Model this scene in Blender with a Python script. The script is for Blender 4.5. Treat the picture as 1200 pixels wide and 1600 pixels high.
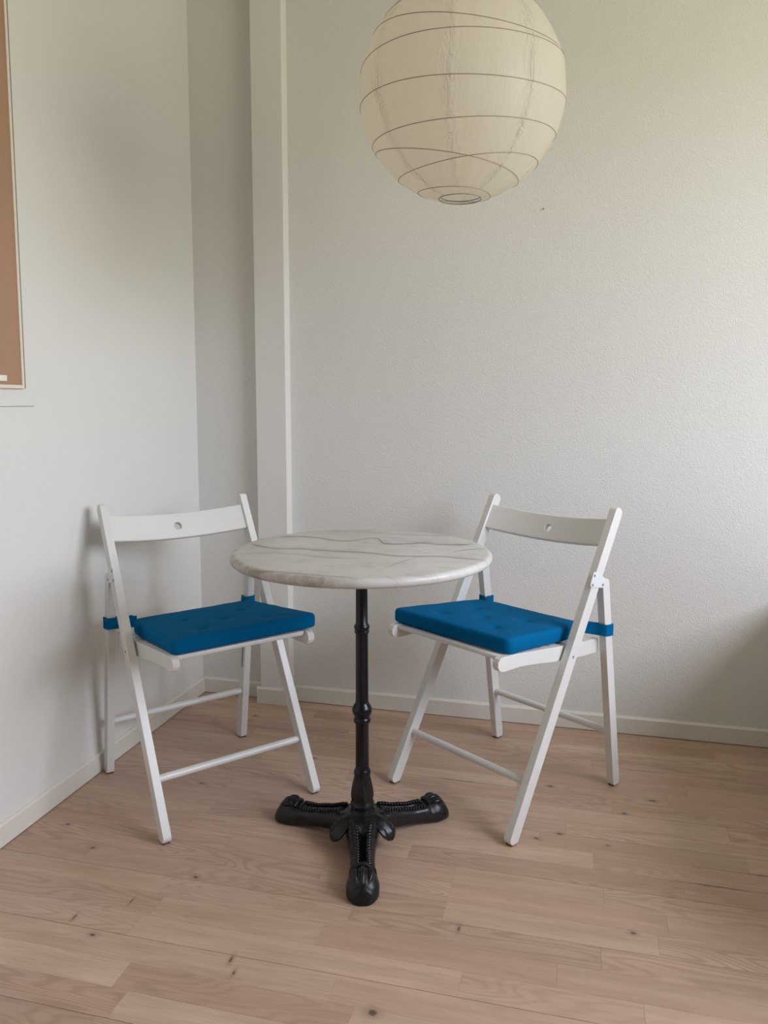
import bpy, bmesh, math, random
from mathutils import Vector, Matrix, noise

for o in list(bpy.data.objects):
    bpy.data.objects.remove(o, do_unlink=True)
S = bpy.context.scene
C = S.collection
PI = math.pi
random.seed(7)

# ------------------------------------------------------------------ camera
WY = 0.24814                    # yaw of the camera against the back wall's normal
cd = bpy.data.cameras.new('camera')
cam = bpy.data.objects.new('camera', cd)
C.objects.link(cam)
cam.location = (0, 0, 1.0533)
cam.rotation_euler = (PI / 2 - 0.10564, 0, WY)
cd.sensor_fit = 'VERTICAL'
cd.sensor_height = 36
cd.sensor_width = 27
cd.lens = 1222.0 / 1600 * 36
cd.shift_y = -44.0 / 1600
cd.clip_start = 0.02
S.camera = cam

# ------------------------------------------------------------------ room size
XL, XR = -1.3155, 1.75
XP = 0.85                            # strips up to here are single parts
YB, YF = 2.513, -4.4
ZC = 2.52
WIN = (0.12, 1.86, 0.95, 2.22)      # window: y0, y1, z0, z1 in the right wall

# ------------------------------------------------------------------ daylight
w = bpy.data.worlds.new('World')
S.world = w
w.use_nodes = True
nt = w.node_tree
nt.nodes.clear()
wo = nt.nodes.new('ShaderNodeOutputWorld')
bg = nt.nodes.new('ShaderNodeBackground')
tc = nt.nodes.new('ShaderNodeTexCoord')
sx = nt.nodes.new('ShaderNodeSeparateXYZ')
cr = nt.nodes.new('ShaderNodeValToRGB')
mr = nt.nodes.new('ShaderNodeMapRange')
mr.inputs[1].default_value = -1
mr.inputs[2].default_value = 1
cr.color_ramp.elements[0].position = 0.50
cr.color_ramp.elements[0].color = (0.50, 0.49, 0.37, 1)     # garden below the horizon
cr.color_ramp.elements[1].position = 0.56
cr.color_ramp.elements[1].color = (0.885, 0.935, 1.07, 1)      # bright overcast sky
nt.links.new(tc.outputs['Generated'], sx.inputs[0])
nt.links.new(sx.outputs['Z'], mr.inputs[0])
nt.links.new(mr.outputs[0], cr.inputs[0])
nt.links.new(cr.outputs[0], bg.inputs[0])
bg.inputs[1].default_value = 11.3
nt.links.new(bg.outputs[0], wo.inputs[0])

def portal(name, loc, rot, sx_, sy_):
    ld = bpy.data.lights.new(name, 'AREA')
    ld.shape = 'RECTANGLE'
    ld.size, ld.size_y = sx_, sy_
    ld.cycles.is_portal = True
    o = bpy.data.objects.new(name, ld)
    C.objects.link(o)
    o.location = loc
    o.rotation_euler = rot
    return o
portal('window_portal', (XR + 0.13, (WIN[0] + WIN[1]) / 2, (WIN[2] + WIN[3]) / 2), (0, PI / 2, 0), WIN[3] - WIN[2], WIN[1] - WIN[0])

vs = S.view_settings
vs.view_transform = 'Standard'
vs.look = 'None'
vs.exposure = 0.0
vs.gamma = 1.0
vs.use_curve_mapping = False

# ------------------------------------------------------------------ material helpers
class NT:
    def __init__(self, name):
        self.m = bpy.data.materials.new(name)
        self.m.use_nodes = True
        self.t = self.m.node_tree
        self.b = self.t.nodes['Principled BSDF']
    def n(self, typ, **kw):
        x = self.t.nodes.new(typ)
        for k, v in kw.items():
            setattr(x, k, v)
        return x
    def l(self, a, b):
        self.t.links.new(a, b)
    def val(self, s, v):
        if hasattr(v, 'is_output') or hasattr(v, 'links'):
            self.l(v, s)
        else:
            s.default_value = v
    def math(self, op, a, b=0.0, c=0.0, clamp=False):
        x = self.n('ShaderNodeMath', operation=op)
        x.use_clamp = clamp
        for i, q in enumerate((a, b, c)):
            self.val(x.inputs[i], q)
        return x.outputs[0]
    def mix(self, f, a, b, typ='MIX'):
        x = self.n('ShaderNodeMix', data_type='RGBA', blend_type=typ)
        self.val(x.inputs[0], f)
        self.val(x.inputs[6], a)
        self.val(x.inputs[7], b)
        return x.outputs[2]
    def rng(self, v, a, b, c=0.0, d=1.0, smooth=False):
        x = self.n('ShaderNodeMapRange')
        if smooth:
            x.interpolation_type = 'SMOOTHSTEP'
        self.val(x.inputs[0], v)
        for i, q in enumerate((a, b, c, d)):
            x.inputs[i + 1].default_value = q
        return x.outputs[0]
    def noise(self, vec, scale, detail=2, rough=0.5, dist=0.0, dim='3D'):
        x = self.n('ShaderNodeTexNoise', noise_dimensions=dim)
        if vec is not None:
            self.l(vec, x.inputs['Vector'])
        x.inputs['Scale'].default_value = scale
        x.inputs['Detail'].default_value = detail
        x.inputs['Roughness'].default_value = rough
        x.inputs['Distortion'].default_value = dist
        return x.outputs[0]
    def coord(self, which='Object'):
        return self.n('ShaderNodeTexCoord').outputs[which]
    def mapping(self, vec, scale=(1, 1, 1), loc=(0, 0, 0), rot=(0, 0, 0)):
        x = self.n('ShaderNodeMapping')
        self.l(vec, x.inputs[0])
        x.inputs['Scale'].default_value = scale
        x.inputs['Location'].default_value = loc
        x.inputs['Rotation'].default_value = rot
        return x.outputs[0]
    def bump(self, h, strength, dist=0.01):
        x = self.n('ShaderNodeBump')
        x.inputs['Strength'].default_value = strength
        x.inputs['Distance'].default_value = dist
        self.l(h, x.inputs['Height'])
        self.l(x.outputs[0], self.b.inputs['Normal'])
        return x.outputs[0]
    def col(self, c):
        self.val(self.b.inputs['Base Color'], c)
        return self
    def rough(self, r):
        self.val(self.b.inputs['Roughness'], r)
        return self

def rgb(*c):
    return (c[0], c[1], c[2], 1)

def m_paint(name, c, rough=0.4, var=0.04, bump=0.05, scale=40):
    a = NT(name)
    v = a.coord()
    nz = a.noise(v, 9, 3)
    a.col(a.mix(nz, rgb(*[x * (1 - var) for x in c]), rgb(*[min(1, x * (1 + var)) for x in c])))
    a.rough(rough)
    if bump:
        a.bump(a.noise(v, scale, 3), bump, 0.002)
    return a.m

def m_wall(name, c, weave):
    a = NT(name)
    v = a.coord()
    big = a.noise(v, 2.2, 3)
    a.col(a.mix(big, rgb(*[x * 0.985 for x in c]), rgb(*c)))
    a.rough(0.75)
    # woven glass-fibre wallpaper: short crossing threads under thick paint
    m1 = a.noise(a.mapping(v, (130, 130, 340), rot=(0.0, 0.5, 0.0)), 1.0, 2, 0.6)
    m2 = a.noise(a.mapping(v, (320, 320, 110), rot=(0.0, 0.5, 0.0)), 1.0, 2, 0.6)
    h = a.math('MAXIMUM', m1, m2)
    a.bump(h, weave, 0.004)
    return a.m

M = {}
M['wall'] = m_wall('wallpaper_back', (0.785, 0.775, 0.74), 0.6)
M['wall_smooth'] = m_wall('wallpaper_side', (0.785, 0.775, 0.74), 0.12)
M['post'] = m_paint('post_paint', (0.785, 0.775, 0.74), 0.5, 0.02, 0.06, 60)
M['ceiling'] = m_paint('ceiling_paint', (0.80, 0.785, 0.75), 0.8, 0.01, 0)
M['base'] = m_paint('baseboard_paint', (0.76, 0.73, 0.66), 0.35, 0.02, 0.03, 30)
M['white'] = m_paint('chair_white_paint', (0.75, 0.745, 0.72), 0.32, 0.025, 0.06, 70)
M['dowel'] = m_paint('dowel_white_paint', (0.75, 0.745, 0.72), 0.28, 0.06, 0.10, 120)
M['tip'] = m_paint('bare_wood_tip', (0.10, 0.065, 0.04), 0.7, 0.2, 0)
M['steel'] = m_paint('painted_steel', (0.74, 0.76, 0.78), 0.35, 0.02, 0)
M['screw'] = m_paint('dark_screw', (0.25, 0.26, 0.27), 0.4, 0.02, 0)
M['slot'] = m_paint('dark_slot', (0.035, 0.03, 0.025), 0.8, 0.05, 0)
M['frame'] = m_paint('pale_frame', (0.80, 0.73, 0.64), 0.4, 0.03, 0)
M['edge'] = m_paint('taupe_shadow', (0.25, 0.20, 0.16), 0.6, 0.03, 0)  # shadow beside the panel frame, put into a taupe colour
M['tag'] = m_paint('tag_white', (0.85, 0.84, 0.72), 0.5, 0.02, 0)
M['line'] = m_paint('grey_line', (0.33, 0.33, 0.32), 0.8, 0.02, 0)
M['cord'] = m_paint('white_cord', (0.8, 0.8, 0.78), 0.5, 0.02, 0)
M['wire'] = m_paint('rib_wire', (0.34, 0.28, 0.20), 0.6, 0.08, 0)

def mat_panel():
    a = NT('copper_panel')
    v = a.coord()
    a.col(a.mix(a.noise(v, 3, 3), rgb(0.40, 0.235, 0.145), rgb(0.44, 0.26, 0.165)))
    a.rough(0.45)
    return a.m
M['panel'] = mat_panel()

def mat_iron():
    a = NT('black_cast_iron')
    v = a.coord()
    n1 = a.noise(v, 90, 4, 0.6)
    a.col(a.mix(n1, rgb(0.004, 0.004, 0.005), rgb(0.011, 0.011, 0.013)))
    a.rough(a.rng(n1, 0.3, 0.7, 0.24, 0.38))
    a.b.inputs['Specular IOR Level'].default_value = 0.38
    a.bump(a.noise(v, 180, 3), 0.18, 0.002)
    return a.m
M['iron'] = mat_iron()
M['pole'] = NT('black_gloss_lacquer')
M['pole'].col(rgb(0.005, 0.005, 0.009)).rough(0.24)
M['pole'].b.inputs['Specular IOR Level'].default_value = 0.36
M['pole'] = M['pole'].m

def mat_fabric(name, c1, c2):
    a = NT(name)
    v = a.coord()
    n1 = a.noise(v, 14, 3)
    a.col(a.mix(n1, rgb(*c1), rgb(*c2)))
    a.rough(0.85)
    a.b.inputs['Sheen Weight'].default_value = 0.0
    a.b.inputs['Sheen Roughness'].default_value = 0.5
    a.b.inputs['Sheen Tint'].default_value = (0.1, 0.45, 0.8, 1)
    a.b.inputs['Specular IOR Level'].default_value = 0.06
    a.bump(a.noise(v, 700, 2), 0.25, 0.001)
    return a.m
M['blue'] = mat_fabric('blue_cotton', (0.0, 0.112, 0.275), (0.0, 0.128, 0.315))

def mat_paper():
    a = NT('rice_paper')
    t = a.t
    v = a.coord()
    f = a.noise(a.mapping(v, (1, 1, 0.45)), 26, 4, 0.6)
    fine = a.noise(v, 160, 3)
    c = a.mix(f, rgb(0.90, 0.85, 0.76), rgb(0.94, 0.91, 0.83))
    a.col(c).rough(0.36)
    a.b.inputs['Specular IOR Level'].default_value = 0.35
    # smooth paper, crumpled along the vertical glue seams of its gores
    so = a.n('ShaderNodeSeparateXYZ')
    a.l(v, so.inputs[0])
    az = a.math('ARCTAN2', so.outputs[1], so.outputs[0])
    ph = a.math('FRACT', a.math('ADD', a.math('MULTIPLY', az, 8 / (2 * PI)), 20.44))
    ds = a.math('ABSOLUTE', a.math('SUBTRACT', ph, 0.5))
    wob = a.math('ADD', ds, a.math('MULTIPLY', a.math('SUBTRACT', a.noise(v, 12, 2), 0.5), 0.16))
    near = a.rng(wob, 0.0, 0.17, 1.0, 0.0, True)
    n1 = a.noise(a.mapping(v, (1, 1, 0.38)), 46, 3, 0.6, 0.8)
    ridge = a.math('ABSOLUTE', a.math('SUBTRACT', n1, 0.5))
    crump = a.math('MULTIPLY', ridge, a.math('ADD', a.math('MULTIPLY', near, 2.6), 0.10))
    lap = a.math('MULTIPLY', a.rng(ph, 0.497, 0.503, 0.0, 1.0), a.rng(ph, 0.53, 0.60, 0.16, 0.0))
    h = a.math('ADD', a.math('ADD', crump, lap), a.math('MULTIPLY', f, 0.5))
    h = a.math('ADD', h, a.math('MULTIPLY', fine, 0.04))
    nb = a.bump(h, 0.9, 0.008)
    tr = a.n('ShaderNodeBsdfTranslucent')
    a.l(c, tr.inputs[0])
    a.l(nb, tr.inputs['Normal'])
    mx = a.n('ShaderNodeMixShader')
    mx.inputs[0].default_value = 0.64
    a.l(a.b.outputs[0], mx.inputs[1])
    a.l(tr.outputs[0], mx.inputs[2])
    a.l(mx.outputs[0], t.nodes['Material Output'].inputs[0])
    return a.m
M['paper'] = mat_paper()

def mat_marble():
    a = NT('veined_marble')
    v = a.coord()
    warp = a.n('ShaderNodeTexNoise')
    a.l(v, warp.inputs['Vector'])
    warp.inputs['Scale'].default_value = 9
    warp.inputs['Detail'].default_value = 5
    wv = a.n('ShaderNodeVectorMath', operation='MULTIPLY_ADD')
    a.l(warp.outputs['Color'], wv.inputs[0])
    wv.inputs[1].default_value = (0.018, 0.022, 0.0)
    a.l(v, wv.inputs[2])
    s = a.n('ShaderNodeSeparateXYZ')
    a.l(wv.outputs[0], s.inputs[0])
    X = a.math('SUBTRACT', s.outputs[0], 0.009)
    Y = a.math('SUBTRACT', s.outputs[1], 0.011)
    cloud = a.noise(v, 5, 4, 0.6)
    brk = a.noise(v, 11, 3, 0.6)
    fine = a.noise(a.mapping(v, (5, 22, 14), rot=(0, 0, 0.15)), 1.0, 6, 0.65, 0.6)
    base = a.mix(a.rng(cloud, 0.35, 0.7), rgb(0.66, 0.655, 0.635), rgb(0.54, 0.53, 0.505))
    fv = a.rng(a.math('ABSOLUTE', a.math('SUBTRACT', fine, 0.5)), 0.0, 0.045, 1.0, 0.0, True)
    base = a.mix(a.math('MULTIPLY', fv, a.rng(brk, 0.42, 0.68, 0.0, 0.5)), base, rgb(0.30, 0.28, 0.255))
    # long veins: each follows its own curve y = c(x) across the slab
    def vein(pts, wid, dark, core):
        nonlocal base
        fc = a.n('ShaderNodeFloatCurve')
        cu = fc.mapping.curves[0]
        for i, (px, py) in enumerate(pts):
            p = ((px + 0.32) / 0.64, (py + 0.32) / 0.64)
            if i == 0:
                cu.points[0].location = p
            elif i == len(pts) - 1:
                cu.points[-1].location = p
            else:
                cu.points.new(*p)
        fc.mapping.update()
        a.l(a.rng(X, -0.32, 0.32), fc.inputs['Value'])
        yc = a.math('SUBTRACT', a.math('MULTIPLY', fc.outputs[0], 0.64), 0.32)
        d = a.math('ABSOLUTE', a.math('SUBTRACT', Y, yc))
        x0, x1 = pts[0][0], pts[-1][0]
        win = a.math('MULTIPLY', a.rng(X, x0 - 0.005, x0 + 0.03), a.rng(X, x1 - 0.03, x1 + 0.005, 1.0, 0.0))
        soft = a.math('MULTIPLY', a.rng(d, 0.0, wid * 4.5, 1.0, 0.0, True), a.rng(brk, 0.3, 0.65, 0.12, 0.42))
        hard = a.math('MULTIPLY', a.rng(d, wid * 0.5, wid * 1.25, 1.0, 0.0, True), a.rng(brk, 0.25, 0.55, core * 0.7, core))
        f = a.math('MULTIPLY', a.math('MAXIMUM', soft, hard), win)
        base = a.mix(f, base, rgb(*dark))
    for v_ in VEINS:
        vein(*v_)
    # brown staining in the worn rim on one side of the slab
    so = a.n('ShaderNodeSeparateXYZ')
    a.l(v, so.inputs[0])
    rad = a.math('SQRT', a.math('ADD', a.math('MULTIPLY', so.outputs[0], so.outputs[0]), a.math('MULTIPLY', so.outputs[1], so.outputs[1])))
    rim = a.math('MULTIPLY', a.rng(rad, 0.281, 0.293, 0.0, 1.0), a.rng(a.math('ADD', so.outputs[0], a.math('MULTIPLY', so.outputs[1], 0.35)), -0.02, -0.10, 0.0, 1.0))
    blot = a.noise(v, 26, 4, 0.65)
    base = a.mix(a.math('MULTIPLY', rim, a.rng(blot, 0.38, 0.62, 0.15, 0.85)), base, rgb(0.30, 0.235, 0.18))
    a.col(base)
    a.rough(a.rng(brk, 0.3, 0.7, 0.28, 0.4))
    return a.m
# table-local coordinates, world axes
VEINS = [
    ([(-0.262, 0.085), (-0.222, 0.125), (-0.156, 0.126), (-0.103, 0.103), (-0.059, 0.104), (-0.010, 0.155), (0.014, 0.122), (0.031, 0.092), (0.079, 0.097), (0.122, 0.118), (0.16, 0.111), (0.25, 0.139)], 0.0052, (0.13, 0.125, 0.125), 1.0),
    ([(-0.285, 0.012), (-0.198, -0.031), (-0.135, -0.021), (-0.078, -0.029), (-0.03, -0.032), (0.017, -0.032), (0.101, -0.051), (0.15, -0.045), (0.202, -0.032), (0.241, -0.039), (0.297, -0.045)], 0.0046, (0.15, 0.14, 0.13), 0.95),
    ([(0.082, -0.295), (0.093, -0.233), (0.103, -0.17), (0.12, -0.11), (0.15, -0.045)], 0.0042, (0.22, 0.21, 0.205), 0.8),
    ([(-0.215, -0.225), (-0.154, -0.255), (-0.069, -0.270), (0.0, -0.277), (0.075, -0.285)], 0.0042, (0.24, 0.21, 0.18), 0.8),
    ([(0.195, -0.03), (0.228, 0.054), (0.285, 0.085)], 0.0036, (0.18, 0.17, 0.165), 0.85),
    ([(-0.27, -0.13), (-0.22, -0.10), (-0.14, -0.085), (-0.06, -0.105), (0.02, -0.10)], 0.0034, (0.27, 0.25, 0.22), 0.6),
    ([(-0.16, 0.225), (-0.05, 0.24), (0.06, 0.225), (0.17, 0.235)], 0.004, (0.27, 0.26, 0.24), 0.6),
]
M['marble'] = mat_marble()

KNOTS = [(-0.808, 1.484, .008, .006), (-0.916, 1.262, .009, .006), (-0.215, 1.459, .003, .011), (0.124, 1.531, .008, .0055),
         (-0.326, 1.207, .011, .010), (-1.222, 1.605, .006, .005), (-1.099, 1.529, .009, .005), (-0.998, 1.879, .010, .005),
         (-0.744, 2.101, .008, .005), (-0.083, 1.828, .008, .006), (-0.029, 1.862, .008, .006), (0.084, 1.839, .005, .004),
         (-0.06, 2.10, .010, .006), (0.205, 2.085, .014, .006), (0.13, 2.0, .010, .005), (-0.62, 1.266, .004, .012), (-0.60, 1.235, .003, .008),
         (-0.985, 1.30, .003, .012), (-0.90, 1.375, .002, .012), (-0.165, 1.18, .003, .003), (-1.04, 2.35, .010, .005), (-0.93, 2.40, .009, .005),
         (0.315, 1.7315, .085, .0022), (-0.305, 2.069, .10, .0022), (0.43, 1.80, .06, .0025)]

def mat_wood():
    a = NT('pale_oak_plank')
    oi = a.n('ShaderNodeObjectInfo')
    sc = a.n('ShaderNodeSeparateColor')
    a.l(oi.outputs['Color'], sc.inputs[0])
    tone, seed, hue = sc.outputs[0], sc.outputs[1], sc.outputs[2]
    v = a.coord()
    off = a.n('ShaderNodeCombineXYZ')
    a.l(a.math('MULTIPLY', seed, 37.0), off.inputs[0])
    a.l(a.math('MULTIPLY', hue, 19.0), off.inputs[1])
    a.l(a.math('MULTIPLY', seed, 11.0), off.inputs[2])
    ad = a.n('ShaderNodeVectorMath', operation='ADD')
    a.l(v, ad.inputs[0])
    a.l(off.outputs[0], ad.inputs[1])
    P = ad.outputs[0]
    # cathedral figure: rings of a slowly varying field stretched along the plank
    field = a.noise(a.mapping(P, (1.8, 13, 1)), 1.0, 1.5, 0.5, 0.3)
    rings = a.math('SINE', a.math('MULTIPLY', field, 120.0))
    rings = a.rng(rings, -0.2, 1.0, 0.0, 1.0)
    fig = a.math('MULTIPLY', rings, a.rng(seed, 0.25, 0.9, 0.15, 1.0))
    pores = a.noise(a.mapping(P, (14, 420, 10)), 1.0, 3, 0.6)
    soft = a.noise(a.mapping(P, (3.5, 34, 3)), 1.0, 4, 0.6)
    c = a.mix(tone, rgb(0.46, 0.322, 0.24), rgb(0.69, 0.515, 0.39))
    c = a.mix(a.math('MULTIPLY', hue, 0.85), c, rgb(0.50, 0.325, 0.255))
    c = a.mix(a.math('MULTIPLY', fig, 0.46), c, rgb(0.30, 0.185, 0.118))
    c = a.mix(a.rng(soft, 0.35, 0.72, 0.0, 0.55), c, rgb(0.37, 0.25, 0.165))
    c = a.mix(a.rng(pores, 0.52, 0.75, 0.0, 0.30), c, rgb(0.27, 0.17, 0.11))
    geo = a.n('ShaderNodeNewGeometry').outputs['Position']
    wn = a.n('ShaderNodeTexNoise')
    a.l(geo, wn.inputs['Vector'])
    wn.inputs['Scale'].default_value = 120
    wadd = a.n('ShaderNodeVectorMath', operation='MULTIPLY_ADD')
    a.l(wn.outputs['Color'], wadd.inputs[0])
    wadd.inputs[1].default_value = (0.005, 0.005, 0)
    a.l(geo, wadd.inputs[2])
    for kx, ky, rx, ry in KNOTS:
        mp = a.mapping(wadd.outputs[0], (1 / rx, 1 / ry, 0), loc=(-(kx + 0.0025) / rx, -(ky + 0.0025) / ry, 0))
        ln = a.n('ShaderNodeVectorMath', operation='LENGTH')
        a.l(mp, ln.inputs[0])
        c = a.mix(a.rng(ln.outputs['Value'], 0.75, 2.6, 0.30, 0.0, True), c, rgb(0.20, 0.12, 0.075))
        c = a.mix(a.rng(ln.outputs['Value'], 0.30, 0.95, 0.80, 0.0, True), c, rgb(0.05, 0.035, 0.025))
    a.col(c)
    a.rough(a.rng(soft, 0.3, 0.7, 0.36, 0.5))
    a.b.inputs['Specular IOR Level'].default_value = 0.4
    a.bump(a.math('ADD', a.math('MULTIPLY', pores, 0.5), a.math('MULTIPLY', fig, 0.4)), 0.07, 0.002)
    return a.m
M['wood'] = mat_wood()
M['subfloor'] = m_paint('dark_joint', (0.16, 0.10, 0.065), 0.9, 0.1, 0)

# ------------------------------------------------------------------ mesh helpers
def link(name, me, mat, parent=None, loc=None):
    o = bpy.data.objects.new(name, me)
    C.objects.link(o)
    if mat is not None and len(me.materials) == 0:
        me.materials.append(mat)
    if parent is not None:
        o.parent = parent
    if loc is not None:
        o.location = loc
    return o

def finish(bm, name, smooth=None):
    bmesh.ops.recalc_face_normals(bm, faces=bm.faces[:])
    me = bpy.data.meshes.new(name)
    bm.to_mesh(me)
    bm.free()
    if smooth is not None:
        for p in me.polygons:
            p.use_smooth = True
        if smooth < 179:
            me.set_sharp_from_angle(angle=math.radians(smooth))
    return me

def box(bm, x0, x1, y0, y1, z0, z1):
    vs_ = [bm.verts.new((x, y, z)) for x in (x0, x1) for y in (y0, y1) for z in (z0, z1)]
    q = lambda *i: bm.faces.new([vs_[k] for k in i])
    q(0, 1, 3, 2); q(4, 6, 7, 5); q(0, 4, 5, 1); q(2, 3, 7, 6); q(0, 2, 6, 4); q(1, 5, 7, 3)
    return vs_

def bevel(bm, r, seg=2, angle=35):
    bm.normal_update()
    es = [e for e in bm.edges if len(e.link_faces) == 2 and e.calc_face_angle(0) > math.radians(angle)]
    bmesh.ops.bevel(bm, geom=es, offset=r, segments=seg, profile=0.5, affect='EDGES', clamp_overlap=True)

def prism(bm, pts, axis_from, axis_to, place):
    """extrude closed 2-D outline pts; place(u, v, t) -> Vector"""
    a = [bm.verts.new(place(u, v, axis_from)) for u, v in pts]
    b = [bm.verts.new(place(u, v, axis_to)) for u, v in pts]
    n = len(pts)
    bm.faces.new(a)
    bm.faces.new(b[::-1])
    for i in range(n):
        j = (i + 1) % n
        bm.faces.new((a[i], b[i], b[j], a[j]))

def tube(bm, pts, r, seg=10, closed=False, cap=True):
    pts = [Vector(p) for p in pts]
    n = len(pts)
    rings = []
    prev = None
    for i, p in enumerate(pts):
        if closed:
            t = pts[(i + 1) % n] - pts[i - 1]
        else:
            t = pts[min(i + 1, n - 1)] - pts[max(i - 1, 0)]
        t.normalize()
        if prev is None:
            u = t.orthogonal().normalized()
        else:
            u = (prev - t * prev.dot(t)).normalized()
        prev = u
        w_ = t.cross(u)
        rr = r(i / (n - 1)) if callable(r) else r
        rings.append([bm.verts.new(p + (u * math.cos(2 * PI * k / seg) + w_ * math.sin(2 * PI * k / seg)) * rr) for k in range(seg)])
    m = n if closed else n - 1
    for i in range(m):
        a, b = rings[i], rings[(i + 1) % n]
        sh = 0
        if closed and i == n - 1:
            sh = min(range(seg), key=lambda s: (a[0].co - b[s].co).length)
        for k in range(seg):
            bm.faces.new((a[k], a[(k + 1) % seg], b[(k + 1 + sh) % seg], b[(k + sh) % seg]))
    if cap and not closed:
        bm.faces.new(rings[0])
        bm.faces.new(rings[-1][::-1])

def lathe(bm, prof, seg=48, cap=True, flute=None):
    rings = []
    for r, z in prof:
        rings.append([bm.verts.new(((r + (flute(r, z, k / seg) if flute else 0)) * math.cos(2 * PI * k / seg),
                                    (r + (flute(r, z, k / seg) if flute else 0)) * math.sin(2 * PI * k / seg), z)) for k in range(seg)])
    for a, b in zip(rings, rings[1:]):
        for k in range(seg):
            bm.faces.new((a[k], a[(k + 1) % seg], b[(k + 1) % seg], b[k]))
    if cap:
        bm.faces.new(rings[0])
        bm.faces.new(rings[-1][::-1])

def ball(bm, c, r, sub=1, scale=(1, 1, 1), rot=None):
    m = Matrix.Translation(c)
    if rot is not None:
        m = m @ rot
    m = m @ Matrix.Diagonal((r * scale[0], r * scale[1], r * scale[2], 1))
    bmesh.ops.create_icosphere(bm, subdivisions=sub, radius=1, matrix=m)

def thing(name, label, cat, loc, rotz=0, group=None):
    o = bpy.data.objects.new(name, None)
    C.objects.link(o)
    o.empty_display_size = 0.1
    o.location = loc
    o.rotation_euler = (0, 0, rotz)
    o['label'] = label
    o['category'] = cat
    if group:
        o['group'] = group
    return o

def struct(name, me, mat, parent=None, loc=None):
    o = link(name, me, mat, parent, loc)
    if parent is None:
        o['kind'] = 'structure'
    return o

# ------------------------------------------------------------------ room shell
T = 0.12
bm = bmesh.new(); box(bm, XL - T, XR + T, YF - T, YB + T, -0.15, -0.004)
floor = struct('floor', finish(bm, 'floor'), M['subfloor'])
bm = bmesh.new(); box(bm, XL - T, XR + T, YF - T, YB + T, ZC, ZC + 0.12)
struct('ceiling', finish(bm, 'ceiling'), M['ceiling'])
bm = bmesh.new(); box(bm, XL - T, XR + T, YB, YB + T, -0.004, ZC)
struct('wall_back', finish(bm, 'wall_back'), M['wall'])
bm = bmesh.new(); box(bm, XL - T, XL, YF, YB, -0.004, ZC)
struct('wall_left', finish(bm, 'wall_left'), M['wall_smooth'])
bm = bmesh.new(); box(bm, XL - T, XR + T, YF - T, YF, -0.004, ZC)
struct('wall_front', finish(bm, 'wall_front'), M['wall_smooth'])
bm = bmesh.new()
y0, y1, z0, z1 = WIN
box(bm, XR, XR + T, YF, y0, -0.004, ZC)
box(bm, XR, XR + T, y1, YB, -0.004, ZC)
box(bm, XR, XR + T, y0, y1, -0.004, z0)
box(bm, XR, XR + T, y0, y1, z1, ZC)
struct('wall_right', finish(bm, 'wall_right'), M['wall_smooth'])
# window: frame round the opening and a sill
win = bpy.data.objects.new('window_1', None)
C.objects.link(win)
win.location = (XR + T / 2, (y0 + y1) / 2, z0)
win['kind'] = 'structure'
hy, hz = (y1 - y0) / 2, z1 - z0
bm = bmesh.new()
box(bm, -0.025, 0.025, -hy, -hy + 0.045, 0, hz)
box(bm, -0.025, 0.025, hy - 0.045, hy, 0, hz)
box(bm, -0.025, 0.025, -hy + 0.045, hy - 0.045, 0, 0.045)
box(bm, -0.025, 0.025, -hy + 0.045, hy - 0.045, hz - 0.045, hz)
link('window_frame', finish(bm, 'window_frame'), M['base'], win)
bm = bmesh.new(); box(bm, -T / 2 - 0.05, -0.03, -hy - 0.03, hy + 0.03, -0.022, 0.0); bevel(bm, 0.004)
link('window_sill', finish(bm, 'window_sill'), M['base'], win)

# baseboards: slim boards with an eased top edge
BH, BT = 0.057, 0.009
def baseboard(name, length, loc, rz):
    bm = bmesh.new()
    prism(bm, [(0, 0.0022), (BT, 0.0022), (BT, BH - 0.006), (BT - 0.005, BH), (0, BH)], 0, length, lambda u, v, t: Vector((t, -u, v)))
    o = struct(name, finish(bm, name), M['base'], None, loc)
    o.rotation_euler = (0, 0, rz)
    return o
PX0, PX1, PY = -1.072, -0.963, YB - 0.046          # the square post against the back wall
baseboard('baseboard_back', 0.63 - PX1, (PX1, YB, 0), 0)
baseboard('baseboard_recess', PX0 - XL, (XL, YB, 0), 0)
baseboard('baseboard_left', YB - YF - 0.0, (XL, YF, 0), PI / 2)
baseboard('baseboard_right', 1.38 - YF, (XR, 1.38, 0), -PI / 2)
# post with its plinth
bm = bmesh.new(); box(bm, PX0, PX1, PY, YB + 0.001, 0, ZC); bevel(bm, 0.003)
struct('trim_1', finish(bm, 'trim_1'), M['post'])
bm = bmesh.new()
prism(bm, [(0, 0), (BT, 0), (BT, BH - 0.006), (BT - 0.005, BH), (0, BH)], PX0 - 0.011, PX1 + BT, lambda u, v, t: Vector((t, PY - u, v)))
prism(bm, [(0, 0), (BT, 0), (BT, BH - 0.006), (BT - 0.005, BH), (0, BH)], PY, YB - BT, lambda u, v, t: Vector((PX1 + u, t, v)))
struct('trim_2', finish(bm, 'trim_2'), M['base'])
# added box out of view, put in to shade the lower back wall and floor
bm = bmesh.new(); box(bm, 0.63, XR, 1.38, YB + 0.001, 0.0, 0.49); bevel(bm, 0.004)
struct('shade_box', finish(bm, 'shade_box'), M['base'])
# thin grey line on the left wall under the panel
bm = bmesh.new(); box(bm, XL - 0.0005, XL + 0.0012, 0.85, 1.668, 1.0395, 1.0412)
struct('trim_3', finish(bm, 'trim_3'), M['line'])

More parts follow.
